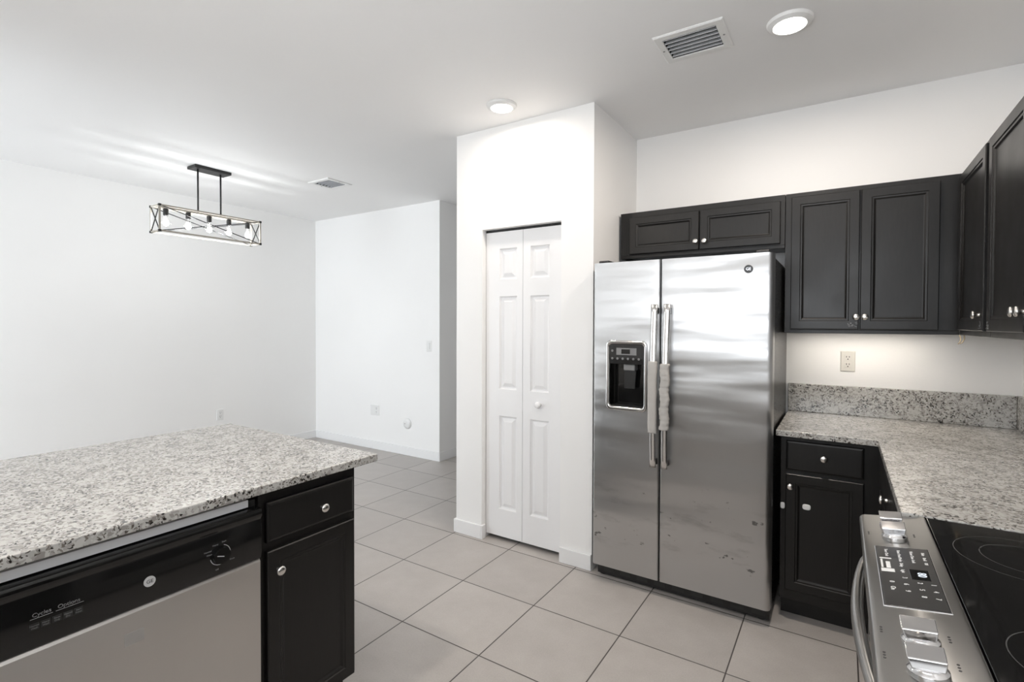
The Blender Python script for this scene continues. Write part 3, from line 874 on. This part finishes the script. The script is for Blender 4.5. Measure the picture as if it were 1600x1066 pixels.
R = [[bm.verts.new((x, y, z)) for x in (HX0 + .008, HX1 - .008)] for y, z in ((FY + .030, ZC - .002), (FY + .001, ZC), (FY - .004, ZC + .03), (FY - .004, HZ1 - .018), (FY + .003, HZ1 - .004), (FY + .030, HZ1 - .004))]
for a, b in zip(R, R[1:]): bm.faces.new((a[0], a[1], b[1], b[0]))
bm.faces.new([r[0] for r in R]); bm.faces.new([r[1] for r in R][::-1])
obj('dispenser_panel', bm, M['darkgrey'], fz)
obj('display_bezel', bx(-1.034, -.920, FY - .0062, FY - .0042, 1.263, 1.301), M['greyplastic'], fz, bevel=.001)
obj('display_screen', bx(-1.004, -.956, FY - .0072, FY - .0060, 1.270, 1.294), M['black'], fz)
for kx, kz in [(-1.028 + k * .030, 1.243) for k in range(5)] + [(-1.058, 1.285), (-1.058, 1.243)]:
    obj('touch_key', lathe(B(), (kx, FY - .0042, kz), (0, -1, 0), [(.0065, 0), (.006, .0012)], 14), M['greyplastic'], fz)
bm = bx(-1.000, -.935, FY + .012, FY + .062, 1.178, 1.213)
obj('dispenser_spout', bm, M['greyplastic'], fz, bevel=.006)
bm = B()
P = [(-1.000, 1.178), (-.932, 1.178), (-.940, 1.080), (-1.000, 1.080)]
R = [[bm.verts.new((x + s, FY + yy, z)) for (x, z) in P] for yy, s in ((.026, 0), (.034, 0))]
for k in range(4): bm.faces.new((R[0][k], R[0][(k + 1) % 4], R[1][(k + 1) % 4], R[1][k]))
bm.faces.new(R[0]); bm.faces.new(R[1][::-1])
pdl = obj('dispenser_paddle', bm, M['darkgrey'], fz, bevel=.002)
bm = bx(HX0 + .012, HX1 - .012, FY + .004, FY + .062, HZ0 + .004, HZ0 + .012)
tr_ = obj('drip_tray', bm, M['blackmat'], fz)

# ------------------------------------------------------------------ range
RY0, RY1 = .848, 1.694
rg = thing('range', 'stainless electric range with front control panel and black glass cooktop', 'stove', (.36, (RY0 + RY1) / 2, 0))
obj('range_body', bx(.115, XW - .030, RY0 + .004, RY1 - .004, .05, .896), M['blackmat'], rg)
obj('plinth', bx(.15, XW - .04, RY0 + .02, RY1 - .02, 0, .05), M['toe'], rg)
# control panel: gently sloping stainless top with a rounded front edge
prof = [(.110, .866), (.062, .866), (.052, .872), (.0485, .884), (.0487, .893), (.052, .899), (.060, .9025), (.176, .9185), (.184, .9215), (.190, .9215), (.193, .915), (.193, .866)]
cp = obj('control_panel', extrude_y(prof, RY0, RY1), M['steel'], rg, bevel=.002)
SL = Vector((.116, 0, .016)).normalized()      # uphill along the panel
NP = Vector((-SL.z, 0, SL.x))
def on_panel(s, y, lift=0.0):
    """s metres up the slope from the front edge"""
    return Vector((.060, y, .9025)) + SL * s + NP * lift
ED = Vector((0, -1, 0))
def panel_rect(s0, s1, ya, yb, lo, hi, ins=.0):
    bm = B(); R = rings(bm, on_panel(s0, ya), ED, SL, NP, ya - yb, s1 - s0, [(0, lo), (0, hi - .0008), (.0012, hi)]); bm.faces.new(R[0]); return bm
obj('display_rim', panel_rect(.0125, .1135, 1.4585, 1.1555, -.001, .0012), M['chrome'], cp)
dp = obj('display_glass', panel_rect(.0150, .1110, 1.455, 1.159, 0, .0018), M['darkgrey'], cp)
obj('display_window', panel_rect(.066, .100, 1.335, 1.283, .0015, .0022), M['black'], cp)
P_ = lambda s, y: tuple(on_panel(s, y, .0024))
obj('display_digits', texts([('80', .021, P_(.086, 1.309), ED, SL)]), M['digits'], cp)
its = []
def row(s, ys, ws, size=.0085):
    for y, w_ in zip(ys, ws): its.append((w_, size, P_(s, y), ED, SL))
row(.100, (1.423, 1.395, 1.370), ('Bake', 'Broil', 'Off'))
row(.100, (1.265, 1.235, 1.205), ('1', '4', '7'), .012)
row(.079, (1.424, 1.400, 1.377), ('Warm', 'Clean', 'Lock'))
row(.079, (1.268, 1.238, 1.208), ('2', '5', '8'), .012)
row(.056, (1.425, 1.402, 1.380, 1.352, 1.320), ('Roast', 'Proof', 'Probe', 'Delay', 'Light'))
row(.056, (1.287, 1.256, 1.226), ('3', '6', '9'), .012)
row(.033, (1.428, 1.405), ('Timer', 'Clock'))
row(.033, (1.262, 1.232), ('0', 'On'), .012)
obj('panel_lettering', texts(its), M['white'], cp)
bm = panel_rect(.0185, .040, 1.387, 1.382, .0018, .0026)
for a in ((.0195, .0235, 1.378, 1.332), (.0285, .0365, 1.366, 1.332), (.0185, .042, 1.328, 1.312)):
    b2 = panel_rect(*a, .0018, .0026); me = bpy.data.meshes.new('x'); b2.to_mesh(me); b2.free(); bm.from_mesh(me); bpy.data.meshes.remove(me)
obj('start_key', bm, M['white'], cp)
# burner marks beside the knobs
bm = B()
for yy in (1.545, 1.065, .985):
    for ds in (.004, .096):
        for q in (-.008, 0, .008):
            lathe(bm, on_panel(ds, yy + q, 0), NP, [(.0022, 0), (.002, .0005)], 10)
obj('burner_marks', bm, M['printdark'], cp)
def range_knob(s, y):
    o_ = on_panel(s, y)
    k = obj('knob', lathe(B(), o_, NP, [(.0255, 0), (.0262, .003), (.0262, .010), (.0225, .014), (.0215, .016)], 36), M['chrome'], cp, bevel=.0008)
    bm = B()
    hw, L2 = .0155, .0245
    lo = [o_ + SL * a + ED * b + NP * .015 for a, b in ((-L2 * .82, -hw), (L2 * .82, -hw), (L2 * .82, hw), (-L2 * .82, hw))]
    hi = [o_ + SL * a + ED * b + NP * (.040 - (b + hw) * .34) for a, b in ((-L2, -hw * .9), (L2, -hw * .9), (L2, hw * .9), (-L2, hw * .9))]
    a = [bm.verts.new(c) for c in lo]; b = [bm.verts.new(c) for c in hi]
    bm.faces.new(a); bm.faces.new(b[::-1])
    for q in range(4): bm.faces.new((a[q], a[(q + 1) % 4], b[(q + 1) % 4], b[q]))
    obj('knob_grip', bm, M['chrome'], k, bevel=.002)
for y in (1.592, 1.512, 1.033, .948): range_knob(.056, y)
# cooktop
ck = obj('cooktop', bx(.194, XW - .032, RY0, RY1, .897, .921), M['ceran'], rg, bevel=.002)
def ring(cx, cy, r, w=.0018, z=.9214):
    bm = B(); n = 64
    for k in range(n):
        a0, a1 = 2 * math.pi * k / n, 2 * math.pi * (k + 1) / n
        bm.faces.new([bm.verts.new((cx + q * math.cos(a), cy + q * math.sin(a), z)) for q, a in ((r - w, a0), (r, a0), (r, a1), (r - w, a1))])
    obj('burner_ring', bm, M['burnline'], ck)
ring(.347, 1.503, .125); ring(.347, 1.503, .080); ring(.330, 1.070, .105)
ring(.600, 1.500, .085); ring(.600, 1.070, .085)
# oven door with its bowed handle
od = obj('oven_door', bx(.072, .114, RY0 + .003, RY1 - .003, .235, .862), M['steel'], rg, bevel=.005)
obj('oven_window', bx(.070, .0735, RY0 + .12, RY1 - .12, .36, .70), M['ceran'], od)
obj('drawer', bx(.075, .114, RY0 + .003, RY1 - .003, .06, .228), M['steel'], rg, bevel=.005)
pts = []
n = 24
for k in range(n + 1):
    s = k / n; y = 1.575 + (.965 - 1.575) * s
    b_ = math.sin(math.pi * min(1, max(0, s))) ** .75
    pts.append((.064 - .029 * b_, y, .826))
pts = [(.075, 1.585, .826)] + pts + [(.075, .955, .826)]
obj('oven_handle', tube(B(), pts, .0115, 16), M['steel'], od, smooth=True)
